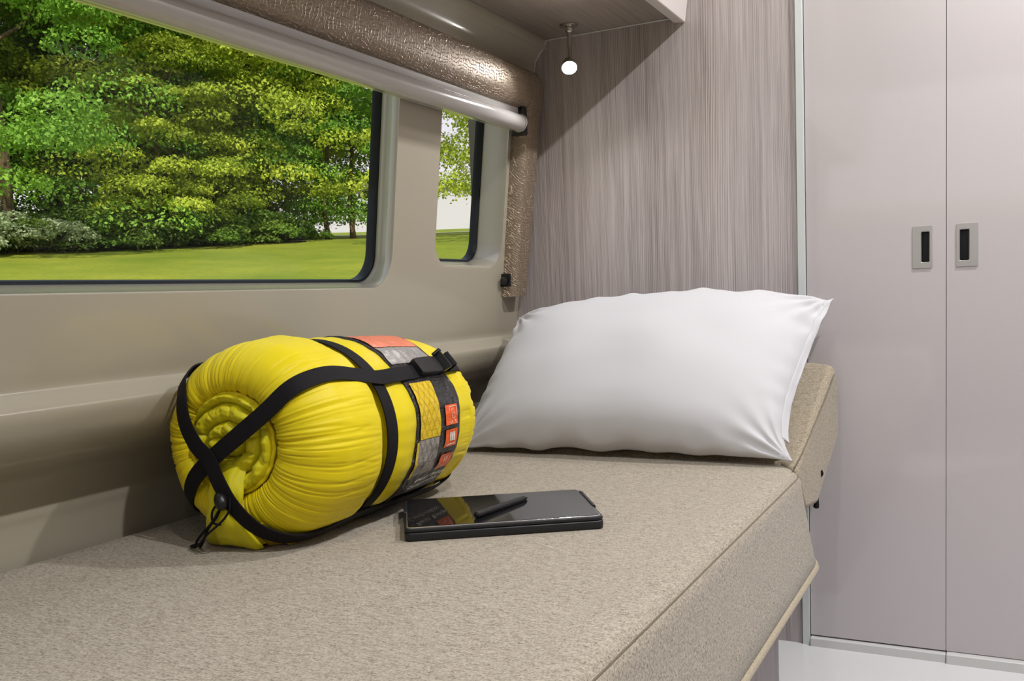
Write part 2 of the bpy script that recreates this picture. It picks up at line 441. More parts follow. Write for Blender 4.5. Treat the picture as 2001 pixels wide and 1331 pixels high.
# ------------------------------------------------------------------ closet
cl = thing('closet', 'tall glossy light grey closet with two doors right of the wood panel', 'closet', (-.09, YB, -.72))
MB().box(-.337, .47, YB+.024, 1.96, -.70, 1.17).build('body', M['gap'], cl)
sk = MB(); sk.box(-.337, -.0895, YB-.012, 1.96, -.724, -.703); sk.build('plinth', M['white'], cl, bevel=.002)
sk = MB(); sk.box(-.0885, .47, YB-.016, 1.96, -.724, -.7015); sk.build('plinth', M['white'], cl, bevel=.002)
def closet_door(x0, x1, hx, side):
    # hx = (plate x0, plate x1, recess x0, recess x1)
    y = YB; z0, z1 = -.700, 1.16; a, b = hx[2], hx[3]; c, d = .032, .0895
    mb = MB(); X = [x0, a, b, x1]; Z = [z0, c, d, z1]
    g = [[mb.vert((x, y, z)) for z in Z] for x in X]; gb = [[mb.vert((x, y+.018, z)) for z in Z] for x in X]
    for i in range(3):
        for j in range(3):
            if i == 1 and j == 1: continue
            mb.face((g[i][j], g[i+1][j], g[i+1][j+1], g[i][j+1])); mb.face((gb[i][j], gb[i][j+1], gb[i+1][j+1], gb[i+1][j]))
    for i in range(3):
        mb.face((g[i][0], gb[i][0], gb[i+1][0], g[i+1][0])); mb.face((g[i][3], g[i+1][3], gb[i+1][3], gb[i][3]))
        mb.face((g[0][i], g[0][i+1], gb[0][i+1], gb[0][i])); mb.face((g[3][i], gb[3][i], gb[3][i+1], g[3][i+1]))
    for (i, j, k, l) in ((1, 1, 2, 1), (2, 1, 2, 2), (2, 2, 1, 2), (1, 2, 1, 1)): mb.face((g[i][j], g[k][l], gb[k][l], gb[i][j]))
    dr = mb.build('door', M['gloss'], cl)
    h = MB(); pr = rrect(hx[0], hx[1], .0215, .0995, .002, 3); pi_ = rrect(a, b, c, d, .002, 3)
    h.rings([[(x, y, z) for x, z in pr], [(x, y-.002, z) for x, z in rrect(hx[0]+.0006, hx[1]-.0006, .0221, .0989, .002, 3)], [(x, y-.002, z) for x, z in pi_], [(x, y-.0005, z) for x, z in rrect(a+.0012, b-.0012, c+.0012, d-.0012, .0015, 3)]], True)
    h.cur = 1
    pj = rrect(a+.0012, b-.0012, c+.0012, d-.0012, .0015, 3)
    h.rings([[(x, y-.0005, z) for x, z in pj], [(x, y+.014, z) for x, z in pj]], True, False, True)
    hd = h.build('handle', [M['steel'], M['recess']], dr, smooth='auto', angle=30); note(hd, 'brushed steel recessed door pull')
    return dr
closet_door(-.3365, -.0899, (-.1465, -.1125, -.1322, -.1168), 1)
closet_door(-.0889, .20, (-.0735, -.0368, -.0680, -.0510), -1)
MB().box(.2015, .47, YB, YB+.018, -.70, 1.16).build('side_panel', M['gloss'], cl)

# ------------------------------------------------------------------ overhead cabinet
oc = thing('overhead_cabinet', 'wall cabinet with taupe wood underside and white front above the window', 'cabinet', (-.73, .8, .547))
MB().box(-.874, -.5905, -.9, YB-.0005, .547, .563).build('bottom_panel', M['woodY'], oc, bevel=.0008, seg=1)
MB().box(-.80, -.60, -.9, YB-.001, .5635, 1.17).build('body', M['glosswhite'], oc)
dm = MB(); rings = []
for y in (1.9185, -.9):
    rings.append([(-.590, y, .536), (-.568, y, .533), (-.5665, y, .5345), (-.53, y, .80), (-.53, y, 1.16), (-.55, y, 1.16), (-.590, y, .81)])
dm.rings(rings, True, True, True); dm.build('door', M['glosswhite'], oc, bevel=.0012, seg=2)

# ------------------------------------------------------------------ reading lamp
lm = thing('reading_lamp', 'small chrome gooseneck reading lamp hanging lit under the overhead cabinet', 'lamp', (-.787, 1.842, .547))
MB().lathe([(.001, .0), (.0185, 0), (.0185, -.0025), (.0165, -.004), (.0085, -.0045), (.0085, -.013), (.0065, -.016), (.001, -.016)], (-.787, 1.842, .5468), n=28).build('mount', M['chrome'], lm, smooth='auto', angle=35)
pth = catmull([(-.787, 1.842, .535), (-.787, 1.842, .51), (-.785, 1.838, .492), (-.782, 1.830, .478), (-.781, 1.822, .470)], 6)
gm = MB(); gm.tube(pth, .0042, 12); gm.build('gooseneck', M['chrome'], lm, smooth='auto', angle=50)
hp = Vector((-.781, 1.822, .468)); hd = Vector((.30, -.62, -.72)).normalized()
MB().lathe([(.002, -.008), (.009, -.006), (.0125, .002), (.0155, .020), (.0150, .0205), (.0135, .016), (.002, .014)], hp, hd, n=28).build('lamp_head', M['chrome'], lm, smooth='auto', angle=40)
MB().lathe([(.001, .0225), (.006, .0225), (.0115, .020), (.0135, .0165), (.001, .0160)], hp, hd, n=24).build('bulb', M['bulb'], lm, smooth=True)

# ------------------------------------------------------------------ padded window surround and roller blind
va = thing('window_valance', 'padded taupe embossed vinyl window surround with one side leg', 'valance', (-.88, 1.87, -.003))
path = [(-1.1, .4285), (0, .4285), (.5, .4285), (1.0, .4285), (1.4, .4285), (1.70, .4285)]
# cross-section parameters (q across -1..1, bulge 0..1); swept along an L with a rounded outer corner
QN = 13
def section(center_y, center_z, nx, nz, half, bulge, half2=None):
    """nx,nz: unit outward direction (towards the outer side) in the y-z plane"""
    out = []
    h2 = half if half2 is None else half2
    for k in range(QN+2):
        if k == 0: q, b = 1, -.0
        elif k == QN+1: q, b = -1, -.0
        else:
            q = 1-2*(k-1)/(QN-1); b = max(0, (1-abs(q)**(3.0 if abs(nz) > .99 else 7)))**.5
        hh = half if q > 0 else h2
        y, z = center_y+nx*q*hh, center_z+nz*q*hh
        zz = z
        base = wallx(min(z, .47)) + (.006 if 0 < k < QN+1 else -.02)
        out.append((base+bulge*(.35 if b == 0 and 0 < k < QN+1 else b*.65+.35)*(1 if 0 < k < QN+1 else 0), y, zz))
    return out
rings = []
for y in np.linspace(-1.1, 1.80, 50): rings.append(section(y, .430, 0, 1, .042, .040))
# corner: pivot at inner corner
py, pz = 1.834, .388
for k in range(0, 13):
    a = rad(90-90*k/12)
    ho = lerp(.084, .070, k/12)*(1+.10*sin(rad(180*k/12)))
    rings.append(section(py+cos(a)*ho/2, pz+sin(a)*ho/2, cos(a), sin(a), ho/2, lerp(.040, .032, k/12)))
for z in np.linspace(.36, .0, 40):
    w = lerp(.070, .062, (.36-z)/.36)
    rings.append(section(py+.004*(.36-z)/.36+w/2, z, 1, 0, w/2, lerp(.032, .026, (.36-z)/.36)))
vm = MB(); vm.rings(rings, False, False, False)
vm.face([vm.vert(p) for p in rings[-1]])
vm.build('padded_frame', M['vinyl'], va, smooth='auto', angle=50)
sm = MB(); sm.tube([(wallx(.386)+.018, y, .3875) for y in np.linspace(-1.1, 1.832, 30)], .0016, 6); sm.build('welt', M['piping'], va, smooth=True)
kb = MB(); kb.lathe([(.001, 0), (.0075, .001), (.0085, .004), (.0075, .009), (.001, .0105)], (-.953, 1.822, .035), (1, -.35, 0), n=20); kb.build('knob', M['blackp'], va, smooth='auto')
br = MB(); br.box(-.962, -.938, 1.828, 1.834, .022, .050); br.build('bracket', M['blackp'], va, bevel=.001)
rb = thing('roller_blind', 'rolled up off white window blind under the padded surround', 'blind', (-.89, .4, .33))
def cassette(yl):
    P = [(-.918, .400), (-.894, .400), (-.894, .379), (-.8955, .3762), (-.8885, .3752)]
    for k in range(0, 15):
        a = rad(75-195*k/14); P.append((-.8925+.0168*cos(a), .3585+.0175*sin(a)))
    P.append((-.915, .345))
    return [(x, yl, z) for x, z in P]
cm = MB(); cm.rings([cassette(-1.1), cassette(0), cassette(.9), cassette(1.8105)], True, True, True); cm.build('cassette', M['blind'], rb, smooth='auto', angle=35)
cm = MB(); cm.box(-.914, -.884, 1.811, 1.833, .335, .392); cm.build('end_bracket', M['blackp'], rb, bevel=.003)
cm = MB(); cm.lathe([(.001, 0), (.0185, 0), (.0190, .003), (.001, .0035)], (-.8925, 1.8075, .3585), (0, 1, 0), n=24); cm.build('end_cap', M['blind'], rb, smooth='auto')

# ------------------------------------------------------------------ bed
bed = thing('bench_bed', 'grey beige upholstered bench bed with piped front edge along the window wall', 'bed', (-.67, .3, -.72))
bc = MB()
prof = [(.02, -.448), (-.018, -.452), (-.025, -.444), (-.020, -.42), (-.010, -.36), (-.0045, -.325), (-.0040, -.3155), (-.0005, -.3085), (.0020, -.3060), (.0045, -.3020), (.010, -.2985), (.022, -.2975), (.045, -.2985), (.09, -.3)]
slab(bc, -1.052, -.286, -1.2, 1.628, [.10, .05, .02, .02], prof, 10)
bc.build('mattress', M['bed'], bed, smooth='auto', angle=75)
def plan_tube(ins, z, r, name, mat, par, n=10):
    q = rrect(-1.052+ins, -.286-ins, -1.2+ins, 1.628-ins, [max(.10-ins, .01), .05, .02, .02], n)
    # only the free sides: front edge and end
    pts = [(x, y, z) for x, y in q]
    run = [pts[-1]]+pts[:2*(n+1)]
    t = MB(); t.tube(run, r, 8); return t.build(name, mat, par, smooth=True)
plan_tube(-.024, -.452, .0062, 'piping', M['piping'], bed)
plan_tube(.0012, -.3068, .0011, 'seam', M['stitch'], bed)
bb = MB(); bb.box(-1.05, -.33, -1.2, 1.578, -.72, -.455); bb.build('base', M['woodbase'], bed, bevel=.001, seg=1)

# tilted head cushion
hc = thing('head_cushion', 'tilted woven beige head cushion leaning against the panel behind the pillow', 'cushion', (-.65, 1.66, -.36))
profA = [(1.622, -.300), (1.655, -.372), (1.70, -.378), (1.872, -.288), (1.896, -.186), (1.876, -.140)]
profB = [(-.290, 1.535, -.298), (-.284, 1.588, -.372), (-.278, 1.675, -.378), (-.272, 1.872, -.288), (-.272, 1.896, -.190), (-.281, 1.884, -.150)]
hm = MB(); hm.rings([[(x, y, z) for y, z in profA] for x in (-.945, -.70, -.42)]+[[(lerp(-.42, b_[0], .72), lerp(a_[0], b_[1], .32), lerp(a_[1], b_[2], .4)) for a_, b_ in zip(profA, profB)], profB], True, True, True)
hm.build('cushion_body', M['bolster'], hc, bevel=.013, seg=5)
sp = catmull([(-.2945, 1.545, -.2915), (-.2880, 1.60, -.2685), (-.2820, 1.70, -.2275), (-.2765, 1.80, -.1855), (-.2765, 1.845, -.1685)], 6)
st = MB(); st.tube(sp, .0013, 6); st.build('seam', M['stitch'], hc, smooth=True)
# hold-down straps hanging behind the cushion
sb = MB()
sb.tube(catmull([(-.294, 1.70, -.322), (-.282, 1.706, -.324), (-.2785, 1.707, -.331), (-.288, 1.705, -.338)], 5), [.002]*7+[.0035]*9, 8)
sb.tube(catmull([(-.290, 1.70, -.346), (-.283, 1.706, -.356), (-.284, 1.705, -.366), (-.286, 1.702, -.374)], 5), .0016, 8)
sb.lathe([(.0012, .014), (.0045, .002), (.0052, -.004), (.001, -.006)], (-.287, 1.703, -.386), (.2, 0, 1), n=8)
sb.build('strap', M['web'], hc, smooth='auto')

# ------------------------------------------------------------------ pillow
pw = thing('pillow', 'large plump white pillow leaning on the head cushion', 'pillow', (-.62, 1.60, -.29))
# corners: bottom-left, bottom-right, top-left, top-right on the middle surface
BL, BR, TL, TR = Vector((-.945, 1.585, -.285)), Vector((-.301, 1.575, -.283)), Vector((-.925, 1.835, -.045)), Vector((-.284, 1.845, -.030))
pm = MB(); NU, NV = 120, 84
nrm = Vector((0, -.70, .71)).normalized()
def pillow_pt(u, v, side):
    # u,v in -1..1
    au, av = abs(u), abs(v)
    # edges pull inward between the corners
    pu = u*(1-(.030 if u < 0 else .036+.062*sstep(.9, -.5, v))*(1-av**5)*au**4); pv = v*(1-.085*(1-au**2.5)*av**6*(.4 if v > 0 else .9))
    s_, t_ = (pu+1)/2, (pv+1)/2
    p = (BL*(1-s_)+BR*s_)*(1-t_)+(TL*(1-s_)+TR*s_)*t_
    e = (max(0, 1-au**2.6)**.62)*(max(0, 1-av**2.3)**.58)
    T = .088 if side > 0 else .060
    h = T*e
    # the top bulges over the edge
    if v > 0: p.z += .030*(1-au**3)*v**3
    if v > .3: p.y += .0
    n1 = noise.noise(Vector((u*2.2, v*1.8, side*3.0)))*.008*e
    # creases running from the corners
    cr = 0
    for cu, cv in ((1, 1), (1, -1), (-1, 1), (-1, -1)):
        du, dv = (cu-u), (cv-v)
        dd = math.hypot(du*1.5, dv)
        an = math.atan2(abs(dv), abs(du)*1.5+1e-6)
        cr += sin(an*15+cu*2+cv)*math.exp(-(dd/.42)**2)*min(1, dd*5)*.0048
    # gathers along the bottom and side hems
    ge = math.exp(-((1-av)/.10)**2)*(1-math.exp(-((1-av)/.02)**2))
    cr += ge*noise.noise(Vector((u*9, 3.1, side)))*.007
    ge = math.exp(-((1-au)/.12)**2)*(1-math.exp(-((1-au)/.02)**2))
    cr += ge*noise.noise(Vector((v*8, 7.7, side)))*.006
    p = p+nrm*(side*(h+n1)+cr*(1 if side > 0 else .4))
    # hem wave
    hem = math.exp(-((1-av)/.06)**2)
    p.z += hem*noise.noise(Vector((u*5.2+4, 0, v)))*.009*(1-au**6)
    if v < 0:
        # loose hem drops onto the mattress
        p.z -= hem*.004
    return p
grid = {}
def egrid(k, n):   # denser near the edges
    t = -1+2*k/n; return sin(t*PI/2)*.55+t*.45
for side in (1, -1):
    for i in range(NU+1):
        for j in range(NV+1):
            edge = i in (0, NU) or j in (0, NV)
            key = (i, j, 0 if edge else side)
            if key in grid: continue
            grid[key] = pm.vert(pillow_pt(egrid(i, NU), egrid(j, NV), side))
    for i in range(NU):
        for j in range(NV):
            k = []
            for a, b in ((i, j), (i+1, j), (i+1, j+1), (i, j+1)):
                k.append(grid[(a, b, 0 if (a in (0, NU) or b in (0, NV)) else side)])
            pm.face(k if side > 0 else k[::-1])
pm.build('pillow_body', M['pillow'], pw, smooth=True)
# open end of the pillowcase: a soft double flap along the right side
fm = MB()
def flap_pt(v, w, off):
    t = (v+1)/2; base = pillow_pt(.985, v, 1)
    out = .5+.5*abs(v)**3
    wv = noise.noise(Vector((v*3.3, w*2, off)))*.010
    return base+Vector((.010*w*out+.004*w, .004*w+wv*w, .004*w*v+wv*.4*w))+nrm*(-.012*w*(1-abs(v)**4)+off)
rings = [[flap_pt(v, w, .0) for w in (0, .3, .6, .9, 1.0)]+[flap_pt(v, w, -.0022) for w in (1.0, .9, .6, .3, 0)] for v in np.linspace(-.78, .985, 60)]
fm.rings(rings, True, True, True); fm.build('pillowcase_hem', M['pillow'], pw, smooth=True)

# ------------------------------------------------------------------ tablet in its case and stylus
ta = rad(33.6); TX, TY, TZ = -.661, .972, -.3
def tp(u, v, z): return (TX+u*cos(ta)-v*sin(ta), TY+u*sin(ta)+v*cos(ta), TZ+z)
tb = thing('tablet', 'tablet lying flat in a black folio case on the mattress', 'tablet', tp(.127, .088, 0))
LW, LH = .254, .176
def tslab(mb, ins0, r, prof, n=6):
    rings = []
    for ins, z in prof:
        rings.append([tp(x, y, z) for x, y in rrect(ins0+ins, LW-ins0-ins, ins0+ins, LH-ins0-ins, max(r-ins, .001), n)])
    mb.rings(rings, True, True, True)
mb = MB(); tslab(mb, 0, .008, [(.002, 0.0), (.0003, .0015), (0, .005), (0, .0095), (.0006, .0108), (.0016, .0112)]); mb.build('case_cover', M['case'], tb, smooth='auto', angle=50)
mb = MB(); tslab(mb, .0, .009, [(.003, .0112), (.0012, .0116), (.0002, .0126), (0, .0145), (.0008, .0160), (.0030, .0164)]); mb.build('case_shell', M['case'], tb, smooth='auto', angle=50)
mb = MB(); tslab(mb, .0032, .007, [(0, .0160), (0, .0171), (.0009, .0175)]); mb.build('rim', M['rim'], tb, smooth='auto')
mb = MB(); tslab(mb, .0046, .006, [(0, .0165), (0, .0178), (.0004, .0180)]); mb.build('screen', M['screen'], tb)
for (u0, u1, v0, v1) in ((-.0012, .0045, .088, .160), (LW-.0045, LW+.0012, .060, .155)):
    mb = MB(); rings = [[tp(u0, v, .006), tp(u1, v, .006), tp(u1, v, .0182), tp(u0+.001, v, .0195)] for v in (v0, v0+.003, v1-.003, v1)]
    mb.rings(rings, True, True, True); mb.build('case_clip', M['case'], tb, bevel=.0008, seg=2)
pe = thing('stylus', 'slim black stylus pen lying on the tablet screen', 'pen', (-.58, 1.09, -.282))
pa, pb = Vector((-.5995, 1.046, -.2775)), Vector((-.587, 1.170, -.2795))
ax = (pb-pa); Lp = ax.length; ax.normalize()
mb = MB(); mb.lathe([(.001, .0008), (.0026, 0), (.0044, .0015), (.0045, .004), (.0046, .1), (.0044, .112)], pa, ax, n=20); mb.build('barrel', M['pen'], pe, smooth='auto', angle=35)
mb = MB(); mb.lathe([(.0043, .1121), (.0030, .1185), (.0012, .1235), (.0006, .125)], pa, ax, n=16); mb.build('tip', M['pen'], pe, smooth=True)
mb = MB(); mb.lathe([(.0012, -.0008), (.0025, -.0008), (.0025, .0002), (.0012, .0002)], pa, ax, n=16); mb.build('end_cap', M['blackp'], pe, smooth='auto')

# ------------------------------------------------------------------ rolled sleeping bag
yaw, BLn, br0, br1, cf, cb_, sq, tilt = -.03, .432, .1375, .125, .055, .06, .95, -.025
A_ = Vector((sin(yaw)*cos(tilt), cos(yaw)*cos(tilt), sin(tilt))); S_ = Vector((cos(yaw), -sin(yaw), 0)); U_ = S_.cross(A_)
C_ = Vector((-.832, .874, -.3+br0*sq))
def BP(s, r, q): return C_+A_*s+S_*(cos(q)*r)+U_*(sin(q)*r*sq)
def clampz(p, zmin=-.2985):
    return Vector((p.x, p.y, max(p.z, zmin)))
sbag = thing('sleeping_bag', 'rolled yellow sleeping bag bound with crossed black straps', 'sleeping bag', tuple(BP(.2, 0, 0)+Vector((0, 0, -.128))))
rs = random.Random(3)
pl_ph = [rs.uniform(0, 6.28) for _ in range(6)]
def pleat(q, s):
    # irregular gathers round the mouth
    # narrow valleys that fan out from the drawn mouth, each with its own length
    out = 0
    for f_, am in ((5, 1.0), (13, 1.0), (31, .6)):
        n_ = noise.noise(Vector((cos(q)*f_, sin(q)*f_, s*2.4+f_)))
        out -= am*max(0, 1-abs(n_)*9.0)**1.3
    out += .8*noise.noise(Vector((cos(q)*6, sin(q)*6, s*3+3)))
    lenf = .5+.9*noise.noise(Vector((cos(q)*4, sin(q)*4, 8)))
    return out*(1-sstep(.25+lenf*.3, .55+lenf*.4, s))

def body_r(s):
    r = br0+(br1-br0)*s/BLn
    return r
RIMC = (-.015, .003)
FP = [tuple(p_) for p_ in catmull([(.064, .016), (.0685, .004), (.080, -.004), (.096, -.004), (.112, .004), (.126, .020), (.1340, .038), (.13591, .055)], 8)]
def sleeve_pt(t, q):
    """t<1: from the mouth rim to the shoulder, 1..2 along the body, 2..3 the back end"""
    if t < 1:
        x = t*(len(FP)-1); i = min(int(x), len(FP)-2); f = x-i
        rr = lerp(FP[i][0], FP[i+1][0], f); s = lerp(FP[i][1], FP[i+1][1], f)
        tr_, ts_ = FP[i+1][0]-FP[i][0], FP[i+1][1]-FP[i][1]; l_ = math.hypot(tr_, ts_); nr, ns = -ts_/l_*-1, -tr_/l_
        d = pleat(q, t*.16)*.0023*(1-.55*t)*sstep(-.15, .2, t)+noise.noise(Vector((cos(q)*2.2, sin(q)*2.2, 1)))*.003*t
        w_ = 1-t; return BP(s+ns*d, rr+nr*d, q)+S_*(RIMC[0]*w_*w_)+U_*(RIMC[1]*w_*w_)
    if t < 2:
        k = t-1; s = lerp(cf, BLn-cb_, k); r = body_r(s)
        d = pleat(q, .16+(s-cf)*3)*.0023*.45*(1-sstep(0, .09, s-cf))
        d += noise.noise(Vector((cos(q)*2.2, sin(q)*2.2, 1)))*.003*(1-sstep(0, .06, s-cf))
        # two puffed sections with a dip at the cinch strap
        e_ = sstep(0, .045, s-cf)
        d += .0045*sin(clamp((s-.055)/.085)*PI)*.9 - .0115*math.exp(-((s-.131)/.012)**2) + .0035*math.exp(-((s-.178)/.02)**2)
        d -= .003*math.exp(-((s-.142)/.012)**2)
        d += noise.noise(Vector((cos(q)*2.4, sin(q)*2.4, s*9)))*.0035*e_
        d += noise.noise(Vector((cos(q)*9, sin(q)*9, s*14)))*.0011*e_
        d += pleat(q*.7+1, .1)*.0010*sstep(.33, .37, s)
        # strap A and B pull the fabric in along their line
        for q0, w in ((rad(38), .05), (rad(-57), .05), (rad(-142), .05), (rad(136), .05)):
            dq = (q-q0+PI) % (2*PI)-PI; d -= .0028*math.exp(-(dq/.13)**2)*e_
        return BP(s, r+d, q)
    k = t-2; a = k*PI/2
    s = BLn-cb_+cb_*sin(a); rr = body_r(s)-cb_+cb_*cos(a)
    if k > .8: rr = lerp(rr, .03, (k-.8)/.2)
    d = pleat(q*.9+2, 0)*.0030*sstep(0, .5, k)
    return BP(s+sin(a)*d, rr+cos(a)*d, q)
NQ = 520
ts = list(np.linspace(0, .995, 50))+list(np.linspace(1, 1.995, 90))+list(np.linspace(2, 3, 26))
mb = MB(); mb.rings([[clampz(sleeve_pt(t, 2*PI*k/NQ)) for k in range(NQ)] for t in ts], True, False, True)
# the mouth turns inwards
mb.rings([[clampz(sleeve_pt(0, 2*PI*k/NQ)) for k in range(NQ)], [C_+A_*.03+S_*(cos(2*PI*k/NQ)*.060+RIMC[0])+U_*(sin(2*PI*k/NQ)*.057+RIMC[1]) for k in range(NQ)]], True)
sl = mb.build('cover', M['yellow'], sbag, smooth=True)
# drawstring hem round the mouth
hem = MB(); hem.tube([BP(.006, 0, 0)+S_*(cos(q)*.0655+RIMC[0])+U_*(sin(q)*.0655*sq+RIMC[1])-A_*(.001*sin(q*19)) for q in np.linspace(0, 2*PI, 120)], .0026, 8, False); hem.build('hem', M['yellow'], sbag, smooth=True)
# spiral roll inside the mouth
sr = MB(); NR, NT = 90, 260
def roll_h(r, q):
    turns = 2.6; w = .0235
    sp_ = (r/w-q/(2*PI)) + noise.noise(Vector((cos(q)*1.3, sin(q)*1.3, 5)))*.25
    fr0 = sp_-math.floor(sp_)
    puff = max(0, 1-abs(2*fr0-1)**2.2)**.5
    idx = math.floor(sp_)
    pk = abs(sin(q*(3.2+idx*1.7)+idx*1.9+noise.noise(Vector((q*2, r*40, idx)))*1.2))**.35
    h = .017*puff*(.62+.38*pk)+noise.noise(Vector((cos(q)*r*60, sin(q)*r*60, 2)))*.004
    h += noise.noise(Vector((cos(q)*r*170, sin(q)*r*170, 9)))*.0016
    return h
rings = []
for i in range(NR+1):
    r = .0004+.0675*i/NR; ring = []
    for k in range(NT):
        q = 2*PI*k/NT
        h = roll_h(r, q)-.014*sstep(.060, .0675, r)
        ring.append(C_+S_*(cos(q)*r+RIMC[0])+U_*(sin(q)*r*.97+RIMC[1])+A_*(.013-h))
    rings.append(ring)
sr.rings(rings, True, True, False); sr.build('rolled_quilt', M['yellow2'], sbag, smooth=True)

def ribbon(path, width, thick, name, mat, sub=6):
    """path: (s, r, q_deg, phi_deg, off) ; phi: 0 radial normal, 90 facing out of the front end"""
    raw = []
    for s, r, q, ph, off in path:
        qq = rad(q); n = (S_*cos(qq)+U_*sin(qq)*sq).normalized()*cos(rad(ph))-A_*sin(rad(ph))
        p = BP(s, r, qq)+n*off; raw.append(np.array(list(p)+list(n)))
    fine = catmull(raw, sub); rings = []
    for i, f in enumerate(fine):
        p = Vector(f[:3]); n = Vector(f[3:]).normalized()
        t = Vector(fine[min(i+1, len(fine)-1)][:3])-Vector(fine[max(i-1, 0)][:3]); t.normalize()
        w = t.cross(n).normalized(); n = w.cross(t)
        rings.append([clampz(p+w*width/2*a+n*thick*b, -.2998) for a, b in ((-1, 0), (-1, 1), (-.33, 1.15), (.33, 1.15), (1, 1), (1, 0))])
    mb = MB(); mb.rings(rings, True, True, True); return mb.build(name, mat, sbag, smooth='auto', angle=50)
R_ = lambda s: body_r(s)
SW = .0215
ribbon([(.142, R_(.142), q, 0, -.0015+.004*(.5+.5*sin(rad(q*2)))*0) for q in range(-180, 181, 12)], .0235, .002, 'cinch_strap', M['web'], 3)
A = [(.43, .05, 40, -85, .004), (.425, .09, 40, -60, .004), (.40, .112, 40, -40, .004), (.374, .124, 40, -12, .003), (.34, .128, 39, 0, .003), (.30, .1285, 38, 0, .003), (.232, .131, 36.5, 0, .0035), (.185, .132, 35.5, 0, .0045), (.16, .133, 35, 0, .0035), (.142, .133, 35.5, 0, .0025), (.109, .134, 37.5, 0, .0035), (.058, .136, 40.5, 0, .0035), (.024, .1275, 41.5, 32, .004), (.004, .108, 42, 62, .005), (-.006, .07, 41, 84, .004), (-.009, .024, 48, 90, .005), (-.009, .034, -152, 90, .006), (-.007, .07, -145, 86, .007), (.003, .10, -141, 60, .006), (.022, .126, -139, 32, .003), (.06, .136, -140, 0, .003), (.15, .133, -142, 0, .003), (.28, .130, -144, 0, .003), (.372, .126, -145, -5, .003), (.41, .105, -145, -45, .003), (.43, .05, -145, -85, .003)]
ribbon(A, SW, .002, 'strap', M['web'])
B = [(.43, .05, 138, -85, .003), (.41, .105, 138, -45, .003), (.37, .127, 138, 0, .003), (.20, .132, 136, 0, .003), (.06, .136, 135, 0, .003), (.022, .126, 137, 32, .006), (.004, .104, 141, 62, .0075), (-.007, .078, 154, 84, .007), (-.0105, .050, 176, 90, .008), (-.0095, .034, -152, 90, .0085), (-.010, .047, -104, 90, .012), (-.008, .074, -84, 82, .012), (.003, .103, -74, 62, .010), (.020, .125, -66, 36, .006), (.050, .136, -60, 0, .003), (.105, .134, -55, 0, .003), (.142, .133, -55, 0, .002), (.20, .132, -57, 0, .003), (.30, .129, -58, 0, .004), (.374, .126, -58, -8, .003), (.41, .105, -58, -45, .003), (.43, .05, -58, -85, .003)]
ribbon(B, SW, .002, 'strap', M['web'])
# printed plastic wrap label
LOFF = .0032
def LS(s, q, off=0.0):
    # rides on the cover; the thin film puckers across the roll
    k = 1+(s-cf)/(BLn-cb_-cf); p = sleeve_pt(k, q); n = (S_*cos(q)+U_*sin(q)*sq).normalized()
    wr = noise.noise(Vector((s*210+noise.noise(Vector((q*6, s*30, 2)))*1.5, q*3.2, 4)))*.0011+noise.noise(Vector((s*90, q*7, 9)))*.0008
    return clampz(p+n*(LOFF+off+wr), -.2992+off*.2)
def edgeL(q): return .199+.006*sin(q*3+1)
def edgeR(q): return .326+.005*sin(q*2+.5)
mb = MB(); rings = []
for k in range(300):
    q = -PI+2*PI*k/300
    a, b = edgeL(q), edgeR(q)
    rings.append([LS(a, q, -.004)]+[LS(lerp(a, b, j/60), q) for j in range(61)]+[LS(b, q, -.004)])
rings.append(rings[0]); mb.rings(rings, False); mb.build('wrap_label', M['wrap'], sbag, smooth=True)
def patch(s0, s1, q0, q1, off, ns=26, nq=24, skew=0.0):
    return [[LS(lerp(s0, s1, i/ns)+skew*j/nq, rad(lerp(q0, q1, j/nq)), off) for i in range(ns+1)] for j in range(nq+1)]
PR = MB()
mats = [M['print_yellow'], M['print_grey'], M['print_orange'], M['print_white'], M['print_pink'], M['print_line_y'], M['print_line_g'], M['print_line']]
def P_(ci, *a, **k): PR.cur = ci; PR.rings(patch(*a, **k), False)
P_(0, .210, .264, 29, -7, .0016); P_(0, .200, .207, -8, -32, .0016, ns=6)
P_(1, .207, .262, -7.4, -31, .0016)
P_(4, .202, .322, 82, 60, .0016); P_(7, .202, .322, 59.5, 44, .0012)
def seg(ci, s0, q0, s1, q1, w, off):
    PR.cur = ci; d = Vector((s1-s0, rad(q1-q0)*.13)); L_ = d.length; d /= L_; nn = Vector((-d.y, d.x)); n = max(2, int(L_/.004))
    rings = []
    for i in range(n+1):
        c = Vector((s0, rad(q0)*.13))+d*L_*i/n
        a, b = c+nn*w/2, c-nn*w/2
        rings.append([LS(a.x, a.y/.13, off), LS(b.x, b.y/.13, off)])
    PR.rings(rings, False)
# quilting drawn on the print: a diamond lattice
def lattice(ci, s0, s1, q0, q1):
    H = rad(q0-q1)*.13; step = .0135
    for sg in (1, -1):
        c = -H
        while c < (s1-s0)+H:
            # line s = s0 + c + sg*h
            pts = []
            for h in np.linspace(0, H, 40):
                s = s0+c+(h if sg > 0 else H-h)*.6
                if s0 <= s <= s1: pts.append((s, h))
            if len(pts) > 1:
                (sa, ha), (sb_, hb) = pts[0], pts[-1]; seg(ci, sa, q0-math.degrees(ha/.13), sb_, q0-math.degrees(hb/.13), .0007, .0021)
            c += step
lattice(5, .210, .264, 29, -7); lattice(6, .207, .262, -7.4, -31)
seg(6, .256, -12, .214, -29, .0013, .0022)
for (a, b) in ((11.5, -1.5), (-4.5, -16), (-21, -32.5)): P_(2, .2795, .3165, a, b, .0016, ns=14, nq=10)
